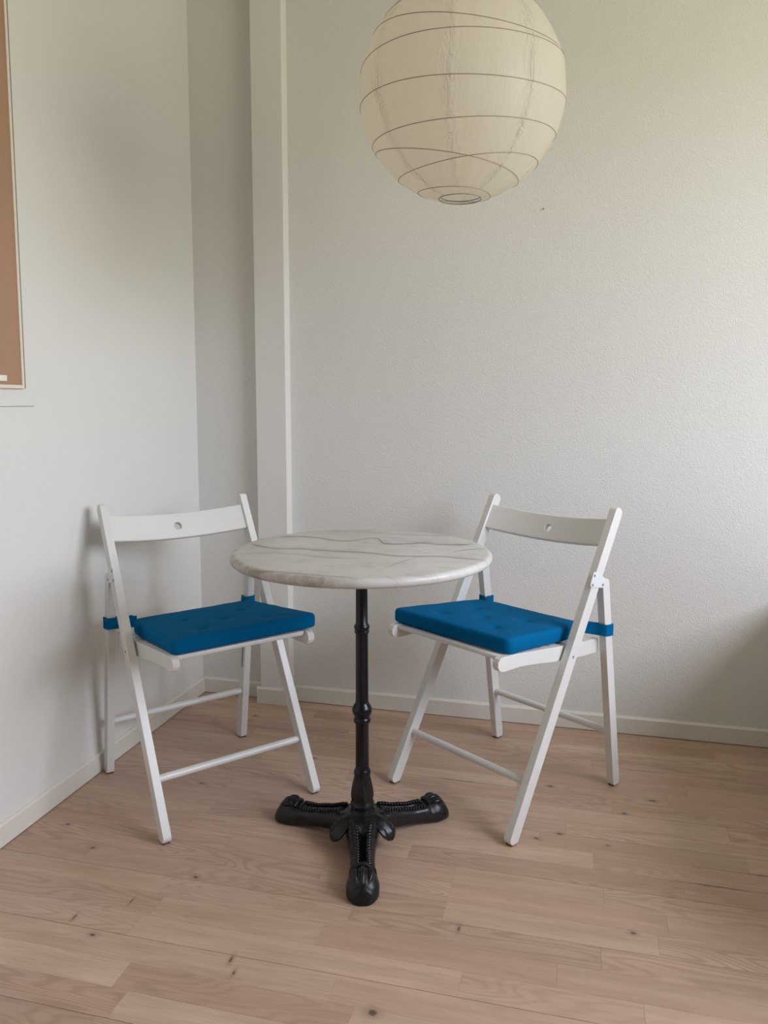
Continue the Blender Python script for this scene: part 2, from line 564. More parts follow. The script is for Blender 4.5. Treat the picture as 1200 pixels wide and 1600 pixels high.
# ------------------------------------------------------------------ floor: strip parquet, each strip a part of the floor
SW = 0.065
YA = 1.473
FORCED = {  # row -> known strip ends (x)
    -6: [(-0.765)], -5: [-0.36, -0.80], -4: [-0.412, -1.15], -3: [-0.19, 0.13], -2: [-0.84, -0.02], -1: [-0.44, -0.86, 0.06],
    0: [-1.10, -0.69, -0.2525, 0.17], 1: [-0.54, -0.2525, 0.192], 2: [-0.80, -0.2525, 0.07], 3: [-0.93, 0.24], 4: [-0.45, 0.05], 5: [0.39, -0.7],
    6: [-0.014, -0.5], 7: [0.37, -0.28, -0.95], 8: [-0.62, 0.1], 9: [-0.15, -0.9], 10: [-0.5, 0.3], 11: [-0.30, -1.0], 12: [0.05, -0.7], 13: [-0.22, 0.42], 14: [-0.2, -0.85], 15: [-0.5, 0.2]}
TONE = {}
rp = random.Random(21)
def plank_mesh(L, gaps):
    bm = bmesh.new()
    g = 0.00008
    hl, hw = L / 2 - g, SW / 2 - g
    b = 0.00035
    glo, ghi = gaps
    lo = [bm.verts.new((sx_ * hl, sy_ * (hw - (ghi if sy_ > 0 else glo)), -0.004)) for sx_, sy_ in ((-1, -1), (1, -1), (1, 1), (-1, 1))]
    mi = [bm.verts.new((sx_ * hl, sy_ * (hw - (ghi if sy_ > 0 else glo)), -b)) for sx_, sy_ in ((-1, -1), (1, -1), (1, 1), (-1, 1))]
    hi = [bm.verts.new((sx_ * (hl - b), sy_ * (hw - b - (ghi if sy_ > 0 else glo)), 0)) for sx_, sy_ in ((-1, -1), (1, -1), (1, 1), (-1, 1))]
    for A, B in ((lo, mi), (mi, hi)):
        for k in range(4):
            bm.faces.new((A[k], A[(k + 1) % 4], B[(k + 1) % 4], B[k]))
    bm.faces.new(hi)
    return finish(bm, 'plank')
count = 0
for row in range(-44, 16):
    yc = YA + SW * (row + 0.5)
    ends = [XL, XP]
    ends += FORCED.get(row, [])
    near = row >= -8
    tgt = 0.52 if near else 0.80
    # fill the long gaps that remain
    ok = False
    while not ok:
        ends.sort()
        ok = True
        for a_, b_ in zip(ends, ends[1:]):
            if b_ - a_ > tgt * 1.5:
                ends.append(a_ + (b_ - a_) * rp.uniform(0.38, 0.62))
                ok = False
                break
    ends.sort()
    for a_, b_ in zip(ends, ends[1:]):
        o = link('plank', plank_mesh(b_ - a_, (0.0004 if row % 3 == 0 else 0, 0.0004 if row % 3 == 2 else 0)), M['wood'], floor, ((a_ + b_) / 2, yc, 0))
        t_ = min(1, max(0, rp.gauss(0.55, 0.27)))
        h_ = min(1, max(0, rp.gauss(0.38, 0.28)))
        o.color = (t_, rp.random(), h_, 1)
        count += 1
print('planks', count)
# the strips farther off in the room, behind the camera and towards the window
bm = bmesh.new()
row = 15
while YA + SW * (row + 0.5) > YF:
    yc = YA + SW * (row + 0.5)
    x = XL if row < -44 else XP
    while x < XR - 0.001:
        x2 = min(XR, x + rp.uniform(0.35, 0.9))
        box(bm, x + 0.0003, x2 - 0.0003, yc - SW / 2 + 0.0003, yc + SW / 2 - 0.0003, -0.004, 0)
        x = x2
    row -= 1
o = link('plank_field', finish(bm, 'plank_field'), M['wood'], floor)
o['kind'] = 'stuff'
o.color = (0.55, 0.5, 0.35, 1)

# ------------------------------------------------------------------ panel on the left wall
pn = thing('wall_panel', 'copper-pink panel in a slim pale frame, hanging on the left wall', 'picture', (XL, 1.215, 1.083))
bm = bmesh.new(); box(bm, 0.0005, 0.010, -0.40, 0.402, 0.008, 1.15)
link('panel', finish(bm, 'panel'), M['panel'], pn)
bm = bmesh.new()
for (a0, a1, b0, b1) in ((-0.409, -0.40, 0, 1.158), (0.402, 0.410, 0, 1.158), (-0.40, 0.402, 0, 0.008), (-0.40, 0.402, 1.15, 1.158)):
    box(bm, 0.0005, 0.0125, a0, a1, b0, b1)
link('frame', finish(bm, 'frame'), M['frame'], pn)
for a0, a1 in ((-0.417, -0.409), (0.410, 0.418)):  # dark strips painted in place of the frame's shadow on the wall
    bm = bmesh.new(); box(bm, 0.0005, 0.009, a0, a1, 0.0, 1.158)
    link('shadow_strip', finish(bm, 'shadow_strip'), M['edge'], pn)
bm = bmesh.new(); box(bm, 0.010, 0.0125, 0.305, 0.352, 0.016, 0.030); bevel(bm, 0.0012)
o = link('tag', finish(bm, 'tag'), M['tag'], pn)
o['label'] = 'small white tag at the lower edge'

# small nail left in the back wall
nl = bpy.data.objects.new
q = Vector((math.tan(math.atan2(851 - 600, 1222) - WY), 1, 0)) * (YB)
bm = bmesh.new()
lathe(bm, [(0.0012, 0), (0.0012, 0.004), (0.0026, 0.004), (0.0026, 0.0055), (0.001, 0.006)], 10)
bmesh.ops.rotate(bm, verts=bm.verts[:], cent=(0, 0, 0), matrix=Matrix.Rotation(PI / 2, 3, 'X'))
o = link('wall_nail', finish(bm, 'wall_nail'), M['screw'], None, (q.x - 0.018, YB, 1.637))
o['label'] = 'tiny dark nail head in the back wall below the paper lamp'
o['category'] = 'nail'

# ------------------------------------------------------------------ bistro table
TX, TY, TZ, TR = -0.488, 1.715, 0.711, 0.300
tb = thing('bistro_table', 'round white marble bistro table on a black cast-iron tripod base', 'table', (TX, TY, 0))
bm = bmesh.new()
prof = [(0.0, TZ - 0.022), (TR - 0.012, TZ - 0.022)]
for k in range(1, 9):
    a_ = -PI / 2 + PI * k / 9
    prof.append((TR - 0.011 + 0.011 * math.cos(a_), TZ - 0.011 + 0.011 * math.sin(a_)))
prof += [(TR - 0.012, TZ), (0.0, TZ)]
prof[0] = (0.001, prof[0][1]); prof[-1] = (0.001, prof[-1][1])
lathe(bm, prof, 128)
o = link('table_top', finish(bm, 'table_top', 30), M['marble'], tb)
o['label'] = 'white marble slab with grey veins and a rounded edge'
bm = bmesh.new()
for k in range(3):
    a_ = PI / 2 + k * 2 * PI / 3
    r_ = Matrix.Rotation(a_, 4, 'Z')
    b2 = bmesh.new(); box(b2, 0, 0.16, -0.012, 0.012, TZ - 0.030, TZ - 0.0225); bevel(b2, 0.002)
    me = finish(b2, 'tmp'); me.transform(r_); bm.from_mesh(me)
    bpy.data.meshes.remove(me)
lathe(bm, [(0.028, TZ - 0.038), (0.03, TZ - 0.030)], 24)
link('support_bracket', finish(bm, 'support_bracket', 40), M['iron'], tb)
# column: slim turned tube with collars
def col(z0, z1, f):
    return [(f(t / 6), z0 + (z1 - z0) * t / 6) for t in range(7)]
bm = bmesh.new()
P = [(0.020, 0.170), (0.0205, 0.176), (0.0185, 0.181), (0.0160, 0.186)]
P += [(0.0160, 0.200), (0.0158, 0.293)]
P += [(0.0185, 0.297), (0.0205, 0.301), (0.0205, 0.306), (0.0180, 0.310), (0.0195, 0.315), (0.0228, 0.321), (0.0240, 0.328), (0.0228, 0.335), (0.0190, 0.341), (0.0165, 0.345), (0.0152, 0.351)]
P += [(0.0150, 0.40), (0.0146, 0.512), (0.0172, 0.515), (0.0178, 0.519), (0.0160, 0.522), (0.0182, 0.526), (0.0182, 0.531), (0.0160, 0.535), (0.0142, 0.538)]
P += [(0.0138, 0.60), (0.0135, TZ - 0.036)]
lathe(bm, P, 40)
link('column', finish(bm, 'column', 35), M['pole'], tb)
# urn with acanthus leaves at the foot of the column
bm = bmesh.new()
P = [(0.030, 0.070), (0.0295, 0.078), (0.0265, 0.083), (0.0268, 0.090), (0.0285, 0.094), (0.0285, 0.099), (0.0255, 0.103), (0.0250, 0.108)]
P += [(0.0262, 0.114), (0.0262, 0.122), (0.0250, 0.132), (0.0232, 0.142), (0.0212, 0.152), (0.0196, 0.160), (0.0188, 0.166), (0.0200, 0.170)]
lathe(bm, P, 96, True, lambda r, z, t: (0.0018 * abs(math.sin(4 * 2 * PI * t + (z - 0.11) * 26)) - 0.0008) if 0.107 < z < 0.162 else 0)
link('urn', finish(bm, 'urn', 60), M['iron'], tb)
# hub: moulded drum the three legs grow from
bm = bmesh.new()
P = [(0.030, 0.018), (0.037, 0.020), (0.038, 0.030), (0.034, 0.040), (0.035, 0.050), (0.040, 0.057), (0.0475, 0.061), (0.050, 0.065), (0.0485, 0.069), (0.043, 0.071), (0.038, 0.074), (0.031, 0.077)]
lathe(bm, P, 60, True, lambda r, z, t: 0.0012 * math.cos(18 * 2 * PI * t) if 0.025 < z < 0.052 else 0)
link('hub', finish(bm, 'hub', 50), M['iron'], tb)

def interp(tab, x):
    for (a_, fa), (b_, fb) in zip(tab, tab[1:]):
        if x <= b_:
            t_ = (x - a_) / (b_ - a_)
            t_ = t_ * t_ * (3 - 2 * t_) * 0.5 + t_ * 0.5
            return fa + (fb - fa) * t_
    return tab[-1][1]
LTOP = [(0.030, 0.073), (0.06, 0.069), (0.10, 0.057), (0.14, 0.048), (0.172, 0.0455), (0.185, 0.050), (0.20, 0.055), (0.215, 0.053), (0.230, 0.044), (0.240, 0.030), (0.2445, 0.020), (0.2468, 0.012)]
LBOT = [(0.030, 0.028), (0.06, 0.024), (0.10, 0.018), (0.15, 0.010), (0.185, 0.003), (0.20, 0.0), (0.2468, 0.0)]
LWID = [(0.030, 0.040), (0.055, 0.036), (0.08, 0.0315), (0.11, 0.0280), (0.14, 0.0268), (0.165, 0.0285), (0.185, 0.0325), (0.205, 0.0360), (0.220, 0.0352), (0.232, 0.0310), (0.240, 0.0245), (0.2445, 0.0175), (0.2468, 0.0090)]
def leg_mesh():
    bm = bmesh.new()
    rs = [0.030 + 0.0055 * i for i in range(26)] + [0.178 + 0.005 * i for i in range(12)] + [0.236, 0.2385, 0.2405, 0.2422, 0.2436, 0.2448, 0.2459, 0.2468]
    rings = []
    for r_ in rs:
        zt, zb, hw = interp(LTOP, r_), interp(LBOT, r_), interp(LWID, r_)
        g = max(0.0, min(1.0, (0.172 - r_) / 0.02)) * max(0.0, min(1.0, (r_ - 0.045) / 0.02))   # groove between the two ridges
        sec = [(-0.80, 0.0), (-1.0, 0.15), (-1.0, 0.55), (-0.93, 0.80), (-0.74, 0.97), (-0.52, 1.0), (-0.34, 0.92), (-0.20, 0.80), (0.0, 0.77)]
        full = sec + [(-u, h) for u, h in sec[-2::-1]]
        ring = []
        for u, h in full:
            hh = h
            if h > 0.7 and abs(u) < 0.4:
                dome = 1.0 + 0.04 * (1 - abs(u) / 0.4)
                hh = (h - 0.16 * (1 - abs(u) / 0.4)) * g + dome * (1 - g)
            if r_ > 0.178 and h > 0.5:    # rounded paw
                hh = 0.25 + 0.75 * math.sqrt(max(0, 1 - (u * 0.97) ** 2)) if abs(u) > 0.3 else hh
            z = zb + (zt - zb) * hh
            ring.append(bm.verts.new((r_, u * hw, z)))
        rings.append(ring)
    n = len(rings[0])
    for a_, b_ in zip(rings, rings[1:]):
        for k in range(n):
            bm.faces.new((a_[k], a_[(k + 1) % n], b_[(k + 1) % n], b_[k]))
    bm.faces.new(rings[0]); bm.faces.new(rings[-1][::-1])
    return finish(bm, 'leg', 55)
def bead_mesh():
    bm = bmesh.new()
    for s in (-1, 1):
        for i in range(15):
            r_ = 0.058 + 0.0080 * i
            ball(bm, Vector((r_, s * 0.50 * interp(LWID, r_), interp(LTOP, r_) + 0.0008)), 0.0058, 2, (0.70, 1.25, 0.9), Matrix.Rotation(s * 0.5, 4, 'Z'))
    return finish(bm, 'beading', 179)
def scroll_mesh():
    bm = bmesh.new()
    # curl of the paw: three lobes and a rolled volute on top of the foot
    for s in (-1, 0, 1):
        pts = []
        for i in range(9):
            t = i / 8
            r_ = 0.186 + 0.046 * t
            pts.append((r_, s * (0.010 + 0.008 * math.sin(PI * t)), interp(LTOP, r_) - 0.002 - (0.004 if s else 0.0) + 0.002 * math.sin(PI * t)))
        tube(bm, pts, lambda t: 0.0035 + 0.0035 * math.sin(PI * min(1, t * 1.1)), 8)
    tube(bm, [(0.186, -0.017, 0.0475), (0.184, -0.008, 0.0535), (0.184, 0.0, 0.0555), (0.184, 0.008, 0.0535), (0.186, 0.017, 0.0475)], 0.0055, 8)
    tube(bm, [(0.174, -0.015, 0.043), (0.173, 0.0, 0.0475), (0.174, 0.015, 0.043)], 0.004, 8)
    return finish(bm, 'scroll', 60)
def lobe_mesh():
    # drooping acanthus leaf between two legs: broad, fluted, its tip curled under
    bm = bmesh.new()
    NT_, NU = 16, 24
    rings = []
    for i in range(NT_ + 1):
        t = i / NT_
        c = Vector((0.034 + 0.048 * t ** 0.9, 0, 0.066 - 0.006 * t - 0.036 * t ** 1.9))
        d = Vector((0.05, 0, -0.006 - 0.068 * t ** 0.9)).normalized()
        nn = Vector((-d.z, 0, d.x))
        tip = math.sqrt(max(0.0, 1 - max(0, (t - 0.72) / 0.28) ** 2))
        hw_ = (0.0185 + 0.006 * math.sin(PI * t)) * max(0.12, tip)
        ht = (0.0095 + 0.004 * t) * max(0.15, tip)
        ring = []
        for k in range(NU):
            a_ = 2 * PI * k / NU
            fl = 1 + 0.16 * math.cos(5 * (a_ - PI / 2)) * (1 if math.sin(a_) > 0 else 0.2)
            ring.append(bm.verts.new(c + Vector((0, 1, 0)) * hw_ * math.cos(a_) * fl + nn * ht * math.sin(a_) * fl))
        rings.append(ring)
    for A, B in zip(rings, rings[1:]):
        for k in range(NU):
            bm.faces.new((A[k], A[(k + 1) % NU], B[(k + 1) % NU], B[k]))
    bm.faces.new(rings[0]); bm.faces.new(rings[-1][::-1])
    for sgn in (-1, 1):
        tube(bm, [(0.040, sgn * 0.020, 0.063), (0.058, sgn * 0.021, 0.058), (0.072, sgn * 0.017, 0.044), (0.079, sgn * 0.011, 0.030)], lambda t: 0.0035 + 0.003 * math.sin(PI * t), 8)
    return finish(bm, 'leaf', 60)
lm, bmn, sm, lb = leg_mesh(), bead_mesh(), scroll_mesh(), lobe_mesh()
for k in range(3):
    a_ = math.radians(-74 + 120 * k)
    lg = link('leg', lm, M['iron'], tb)
    lg.rotation_euler = (0, 0, a_)
    bd = link('beading', bmn, M['iron'], lg)
    bd['kind'] = 'stuff'
    link('scroll', sm, M['iron'], lg)
    lf = link('leaf', lb, M['iron'], tb)
    lf.rotation_euler = (0, 0, a_ + PI / 3)

# ------------------------------------------------------------------ folding chairs
YTOP, YFOOT = -0.245, 0.180
HZ = 0.77
BL = math.hypot(YTOP - YFOOT, HZ)
BD = Vector((0, (YTOP - YFOOT) / BL, HZ / BL))          # along the beam, upwards
BN = Vector((0, BD.z, -BD.y))                           # beam's front normal
RF, RT = Vector((0, -0.270, 0)), Vector((0, -0.186, 0.592))
RL = (RT - RF).length
RD = (RT - RF).normalized()
RN = Vector((0, RD.z, -RD.y))
WX = 0.2065                                             # beam centre, sideways
TH = 0.021

def bar_mesh(name, F, D, N, L, depth, thick, floor_cut=True):
    """side-profiled bar with rounded ends; sideways centre at x = 0, foot cut flat on the floor"""
    h = depth / 2
    pts = []
    for k in range(9):
        a_ = PI * k / 8
        pts.append((L - h * 0.75 + h * 0.75 * math.sin(a_), h * math.cos(a_)))
    for k in range(9):
        a_ = PI * k / 8
        pts.append((h * 0.8 - h * 0.8 * math.sin(a_), -h * math.cos(a_)))
    bm = bmesh.new()
    def pl(u, v, t):
        p = F + D * u + N * v
        return Vector((t, p.y, p.z))
    prism(bm, pts, -thick / 2, thick / 2, pl)
    bevel(bm, 0.0015, 2, 50)
    lo = min(v.co.z for v in bm.verts)
    for v_ in bm.verts:                                   # rests on its rounded foot, worn flat
        v_.co.z -= lo
    for v_ in bm.verts:
        if v_.co.z < 0.004:
            v_.co.z = 0.004
    return finish(bm, name, 14)
FRONT = bar_mesh('front_leg', Vector((0, YFOOT, 0)), BD, BN, BL, 0.033, TH)
REAR = bar_mesh('rear_leg', RF, RD, RN, RL, 0.030, TH)

def tip_mesh(center_y, D, N, depth):
    bm = bmesh.new()
    h = depth / 2 * 0.72
    c = center_y
    pts = [(c - h, 0.0), (c + h, 0.0), (c + h * 1.02, 0.0055), (c - h * 1.02, 0.0055)]
    prism(bm, pts, -TH / 2 + 0.0015, TH / 2 - 0.0015, lambda u, v, t: Vector((t, u, v)))
    bevel(bm, 0.0012, 1)
    return finish(bm, 'foot_tip')
def foot_center(me):
    ys = [v.co.y for v in me.vertices if v.co.z < 0.0045]
    return (min(ys) + max(ys)) / 2
TIPF = tip_mesh(foot_center(FRONT), BD, BN, 0.033)
TIPR = tip_mesh(foot_center(REAR), RD, RN, 0.030)

def backrest_mesh():
    """bowed board between the beams, eased top and bottom edges, a round hole drilled through it"""
    bm = bmesh.new()
    s0, s1, th = 0.770, 0.846, 0.014
    hwx = WX - TH / 2 + 0.001
    hs, hr = 0.806, 0.0118
    half = 0.030
    def pt(x, s_, d):
        bow = -0.030 * (1 - (x / hwx) ** 2) + 0.004
        p = Vector((0, YFOOT, 0)) + BD * s_ + BN * (bow + d)
        return Vector((x, p.y, p.z))
    e = 0.0032
    rows = [s0, s0 + 0.0009, s0 + e] + [s0 + e + (s1 - s0 - 2 * e) * i / 4 for i in range(1, 4)] + [s1 - e, s1 - 0.0009, s1]
    thick = {round(s0, 6): 0.5, round(s0 + 0.0009, 6): 0.78, round(s1 - 0.0009, 6): 0.78, round(s1, 6): 0.5}
    front, back = {}, {}
    def vert(x, s_, d):
        D_ = front if d > 0 else back
        k = (round(x, 6), round(s_, 6))
        if k not in D_:
            D_[k] = bm.verts.new(pt(x, s_, d * th / 2 * thick.get(k[1], 1.0)))
        return D_[k]
    NH = 8
    xl = [-hwx + (hwx - half) * i / 12 for i in range(13)]
    xm = [-half + 2 * half * i / NH for i in range(NH + 1)]
    xr = [half + (hwx - half) * i / 12 for i in range(13)]
    quads = []
    for X in (xl, xm, xr):
        for a_, b_ in zip(X, X[1:]):
            for i, (c_, d_) in enumerate(zip(rows, rows[1:])):
                if X is xm and 2 <= i < 6:
                    continue
                quads.append([(a_, c_), (b_, c_), (b_, d_), (a_, d_)])
    mid = rows[2:7]
    outer = [(x, mid[0]) for x in xm[:-1]] + [(half, q_) for q_ in mid[:-1]] + [(x, mid[-1]) for x in xm[:0:-1]] + [(-half, q_) for q_ in mid[:0:-1]]
    inner = []
    for x, q_ in outer:
        a_ = math.atan2(q_ - hs, x)
        inner.append((hr * math.cos(a_), hs + hr * math.sin(a_)))
    n = len(outer)
    for i in range(n):
        j = (i + 1) % n
        quads.append([outer[i], outer[j], inner[j], inner[i]])
    for qd in quads:
        bm.faces.new([vert(x, q_, 1) for x, q_ in qd])
        bm.faces.new([vert(x, q_, -1) for x, q_ in qd][::-1])
    inv = {v: k for k, v in front.items()}
    for ed in [ed for ed in bm.edges if len(ed.link_faces) == 1]:
        a_, b_ = ed.verts
        if a_ in inv and b_ in inv:
            bm.faces.new((a_, b_, back[inv[b_]], back[inv[a_]]))
    return finish(bm, 'backrest', 16)
BACK = backrest_mesh()

def rail_mesh():
    top = [(0.196, 0.4600), (0.150, 0.4575), (0.078, 0.4495), (0.0, 0.4415), (-0.06, 0.4350), (-0.13, 0.4290), (-0.200, 0.4250)]
    bot = [(-0.200, 0.387), (-0.13, 0.3905), (-0.06, 0.397), (0.0, 0.404), (0.064, 0.4145), (0.13, 0.4225), (0.182, 0.4235)]
    tipp = [(0.197, 0.4245), (0.207, 0.430), (0.2125, 0.439), (0.212, 0.449), (0.206, 0.457)]
    pts = top[::-1]
    pts = bot + tipp + top
    bm = bmesh.new()
    prism(bm, pts, -0.009, 0.009, lambda u, v, t: Vector((t, u, v)))
    bevel(bm, 0.0015, 2, 55)
    return finish(bm, 'seat_rail', 18)
RAIL = rail_mesh()
def railtop(y):
    return interp([(-0.200, 0.4250), (-0.13, 0.4290), (-0.06, 0.4350), (0.0, 0.4415), (0.078, 0.4495), (0.150, 0.4575), (0.196, 0.4600)], y)
bm = bmesh.new(); box(bm, -0.1725, 0.1725, -0.015, 0.015, -0.011, 0); bevel(bm, 0.003)
SLAT = finish(bm, 'slat', 40)
bm = bmesh.new(); tube(bm, [(-WX + 0.008, 0, 0), (WX - 0.008, 0, 0)], 0.0095, 16)
DOWEL = finish(bm, 'stretcher', 40)

def hinge_mesh():
    # three-cornered plate on the outer faces, its corners rounded
    cs = [(-0.126, 0.622), (-0.109, 0.583), (-0.172, 0.571), (-0.186, 0.592)]
    c0 = Vector((sum(p[0] for p in cs) / 4, sum(p[1] for p in cs) / 4))
    pts = []
    n = len(cs)
    for i in range(n):
        p, a_, b_ = Vector(cs[i]), Vector(cs[i - 1]), Vector(cs[(i + 1) % n])
        r_ = 0.009
        A = p + (a_ - p).normalized() * r_
        B = p + (b_ - p).normalized() * r_
        for k in range(5):
            t = k / 4
            pts.append(tuple((A * (1 - t) + p * t) * (1 - t) + (p * (1 - t) + B * t) * t))
    bm = bmesh.new()
    prism(bm, pts, 0, 0.0022, lambda u, v, t: Vector((t, u, v)))
    return finish(bm, 'hinge_plate')
HINGE = hinge_mesh()
bm = bmesh.new(); lathe(bm, [(0.0036, 0), (0.0036, 0.0008), (0.002, 0.0018), (0.0005, 0.002)], 12)
bmesh.ops.rotate(bm, verts=bm.verts[:], cent=(0, 0, 0), matrix=Matrix.Rotation(PI / 2, 3, 'Y'))
SCREW = finish(bm, 'screw', 40)
def slot_mesh():
    bm = bmesh.new()
    prism(bm, [(0.24, -0.002), (0.43, -0.002), (0.43, 0.002), (0.24, 0.002)], -0.0006, 0.0006,
          lambda u, v, t: Vector((t, (RF + RD * u + RN * v).y, (RF + RD * u + RN * v).z)))
    return finish(bm, 'guide_slot')
SLOT = slot_mesh()

def make_chair(label, loc, heading):
    ch = thing('folding_chair', label, 'chair', loc, heading - PI / 2, 'white folding chairs at the bistro table')
    for s in (-1, 1):
        f = link('front_leg', FRONT, M['white'], ch, (s * WX, 0, 0))
        t = link('foot_tip', TIPF, M['tip'], f)
        sc = link('screw', SCREW, M['screw'], f, (s * (TH / 2 - 0.0002), (Vector((0, YFOOT, 0)) + BD * 0.470).y, 0.414))
        if s < 0: sc.rotation_euler = (0, 0, PI)
        r = link('rear_leg', REAR, M['white'], ch, (s * WX, 0, 0))
        link('foot_tip', TIPR, M['tip'], r)
        link('guide_slot', SLOT, M['slot'], r, (-s * TH / 2, 0, 0))
        link('seat_rail', RAIL, M['white'], ch, (s * 0.181, 0, 0))
        h = link('hinge_plate', HINGE, M['steel'], ch, (s * (WX + TH / 2) - (0.0022 if s < 0 else 0), 0, 0))
        for y_, z_ in ((-0.129, 0.610), (-0.121, 0.587), (-0.168, 0.580)):
            sc = link('screw', SCREW, M['screw'], h, (0.0022 if s > 0 else 0, y_, z_))
            if s < 0: sc.rotation_euler = (0, 0, PI)
    link('backrest', BACK, M['white'], ch)
    for i in range(9):
        y_ = 0.178 - 0.0425 * i
        o = link('slat', SLAT, M['white'], ch, (0, y_, railtop(y_) - 0.0012))
        o.rotation_euler = (0.082, 0, 0)
    p = Vector((0, YFOOT, 0)) + BD * (0.130 / BD.z)
    link('stretcher', DOWEL, M['dowel'], ch, (0, p.y, p.z))
    p = RF + RD * (0.157 / RD.z)
    link('stretcher', DOWEL, M['dowel'], ch, (0, p.y, p.z))
    return ch

TUFTS = [(0.0, 0.030), (-0.088, 0.098), (0.088, 0.098), (-0.085, -0.040), (0.085, -0.040)]
def cushion_mesh():
    N_ = 56
    t = 0.037
    r_ = 0.011
    y0_, y1_ = -0.170, 0.177
    def hw(y):
        return interp([(-0.170, 0.172), (-0.13, 0.180), (-0.08, 0.1845), (0.0, 0.188), (0.08, 0.193), (0.177, 0.200)], y)
    bm = bmesh.new()
    def ease(i):
        q_ = i / N_ * 2 - 1
        return math.copysign(1 - (1 - abs(q_)) ** 1.35, q_)
    top, botm = {}, {}
    for i in range(N_ + 1):
        for j in range(N_ + 1):
            u, v = ease(i), ease(j)
            y = (y0_ + y1_) / 2 + v * (y1_ - y0_) / 2
            x = u * hw(y)
            # rounded plan corners
            dx = hw(y) - abs(x)
            dy = min(y - y0_, y1_ - y)
            cr_ = 0.020
            if dx < cr_ and dy < cr_:
                ax, ay = cr_ - dx, cr_ - dy
                m = max(ax, ay)
                k = m / math.hypot(ax, ay) if m > 0 else 1
                x -= math.copysign(ax * (1 - k), x)
                yo = ay * (1 - k)
                y -= yo if v > 0 else -yo
                dx, dy = cr_ - ax * k, cr_ - ay * k
                d = cr_ - math.hypot(cr_ - dx, cr_ - dy)
            else:
                d = min(dx, dy)
            d = max(0.0, d)
            edge = math.sqrt(max(0, r_ * r_ - (r_ - min(d, r_)) ** 2))
            z = t - r_ + edge
            z += 0.003 * math.sin(min(1, d / 0.10) * PI / 2)
            for tx_, ty_ in TUFTS:
                e = math.hypot((x - tx_), (y - ty_))
                z -= 0.0105 * math.exp(-(e / 0.0100) ** 2) + 0.0050 * math.exp(-(e / 0.030) ** 2)
            z += 0.0012 * noise.noise(Vector((x * 22, y * 22, 0.3)))
            zb = 0.006 - math.sqrt(max(0, 0.006 ** 2 - (0.006 - min(d, 0.006)) ** 2))
            s_ = 0.087 * y
            top[i, j] = bm.verts.new((x, y, z + s_))
            botm[i, j] = bm.verts.new((x, y, zb + s_))
    for i in range(N_):
        for j in range(N_):
            bm.faces.new((top[i, j], top[i + 1, j], top[i + 1, j + 1], top[i, j + 1]))
            bm.faces.new((botm[i, j], botm[i, j + 1], botm[i + 1, j + 1], botm[i + 1, j]))
    rim = [(i, 0) for i in range(N_)] + [(N_, j) for j in range(N_)] + [(i, N_) for i in range(N_, 0, -1)] + [(0, j) for j in range(N_, 0, -1)]
    n = len(rim)
    for k in range(n):
        a_, b_ = rim[k], rim[(k + 1) % n]
        bm.faces.new((top[a_], botm[a_], botm[b_], top[b_]))
    return finish(bm, 'pad', 60)
PAD = cushion_mesh()
def strap_mesh(ox, oy, ang, s):
    """flat tie: leaves the pad's rear corner and loops round the rear leg (chair coordinates)"""
    zc = 0.452
    ly = (RF + RD * (zc / RD.z)).y
    hx, hy_ = TH / 2 + 0.0022, 0.0165 + 0.0022
    path = [(s * 0.155, -0.140)]
    path += [(s * (WX - hx - 0.006), ly + hy_ + 0.010)]
    path += [(s * (WX - 0.002), ly + hy_ + 0.0025), (s * (WX + hx - 0.002), ly + hy_), (s * (WX + hx + 0.001), ly + hy_ - 0.003)]
    path += [(s * (WX + hx + 0.001), ly - hy_ + 0.003), (s * (WX + hx - 0.002), ly - hy_), (s * (WX - hx + 0.001), ly - hy_ - 0.001), (s * (WX - hx - 0.002), ly - hy_ + 0.004), (s * (WX - hx - 0.003), ly + hy_ - 0.006), (s * 0.160, -0.155)]
    bm = bmesh.new()
    rings = []
    H2 = 0.0155
    th = 0.0016
    n = len(path)
    for i, (x, y) in enumerate(path):
        p = Vector((x, y))
        tn = (Vector(path[min(i + 1, n - 1)]) - Vector(path[max(i - 1, 0)])).normalized()
        nr = Vector((tn.y, -tn.x))
        zz = zc + (0.004 if i in (0, n - 1) else 0) + 0.10 * (y - ly)
        rings.append([bm.verts.new((p.x + nr.x * a_, p.y + nr.y * a_, zz + b_)) for a_, b_ in ((-th / 2, -H2), (th / 2, -H2), (th / 2, H2), (-th / 2, H2))])
    for a_, b_ in zip(rings, rings[1:]):
        for k in range(4):
            bm.faces.new((a_[k], a_[(k + 1) % 4], b_[(k + 1) % 4], b_[k]))
    bm.faces.new(rings[0]); bm.faces.new(rings[-1][::-1])
    return finish(bm, 'strap', 40)
bm = bmesh.new(); ball(bm, Vector((0, 0, 0)), 0.0042, 2, (1, 1, 0.35))
TUFT = finish(bm, 'tuft', 179)

def make_cushion(label, chair, dx, dy, rot):
    loc = chair.location.copy()
    rz = chair.rotation_euler[2]
    cu = thing('seat_cushion', label, 'cushion', (loc.x, loc.y, 0.4445), rz, 'blue seat cushions')
    pad = link('pad', PAD, M['blue'], cu, (dx, dy, 0))
    pad.rotation_euler = (0, 0, rot)
    for x, y in TUFTS:
        o = link('tuft', TUFT, M['blue'], pad, (x, y, 0.0255 + 0.087 * y))
    for s in (-1, 1):
        link('strap', strap_mesh(dx, dy, rot, s), M['blue'], cu, (0, 0, -0.4445))
    return cu

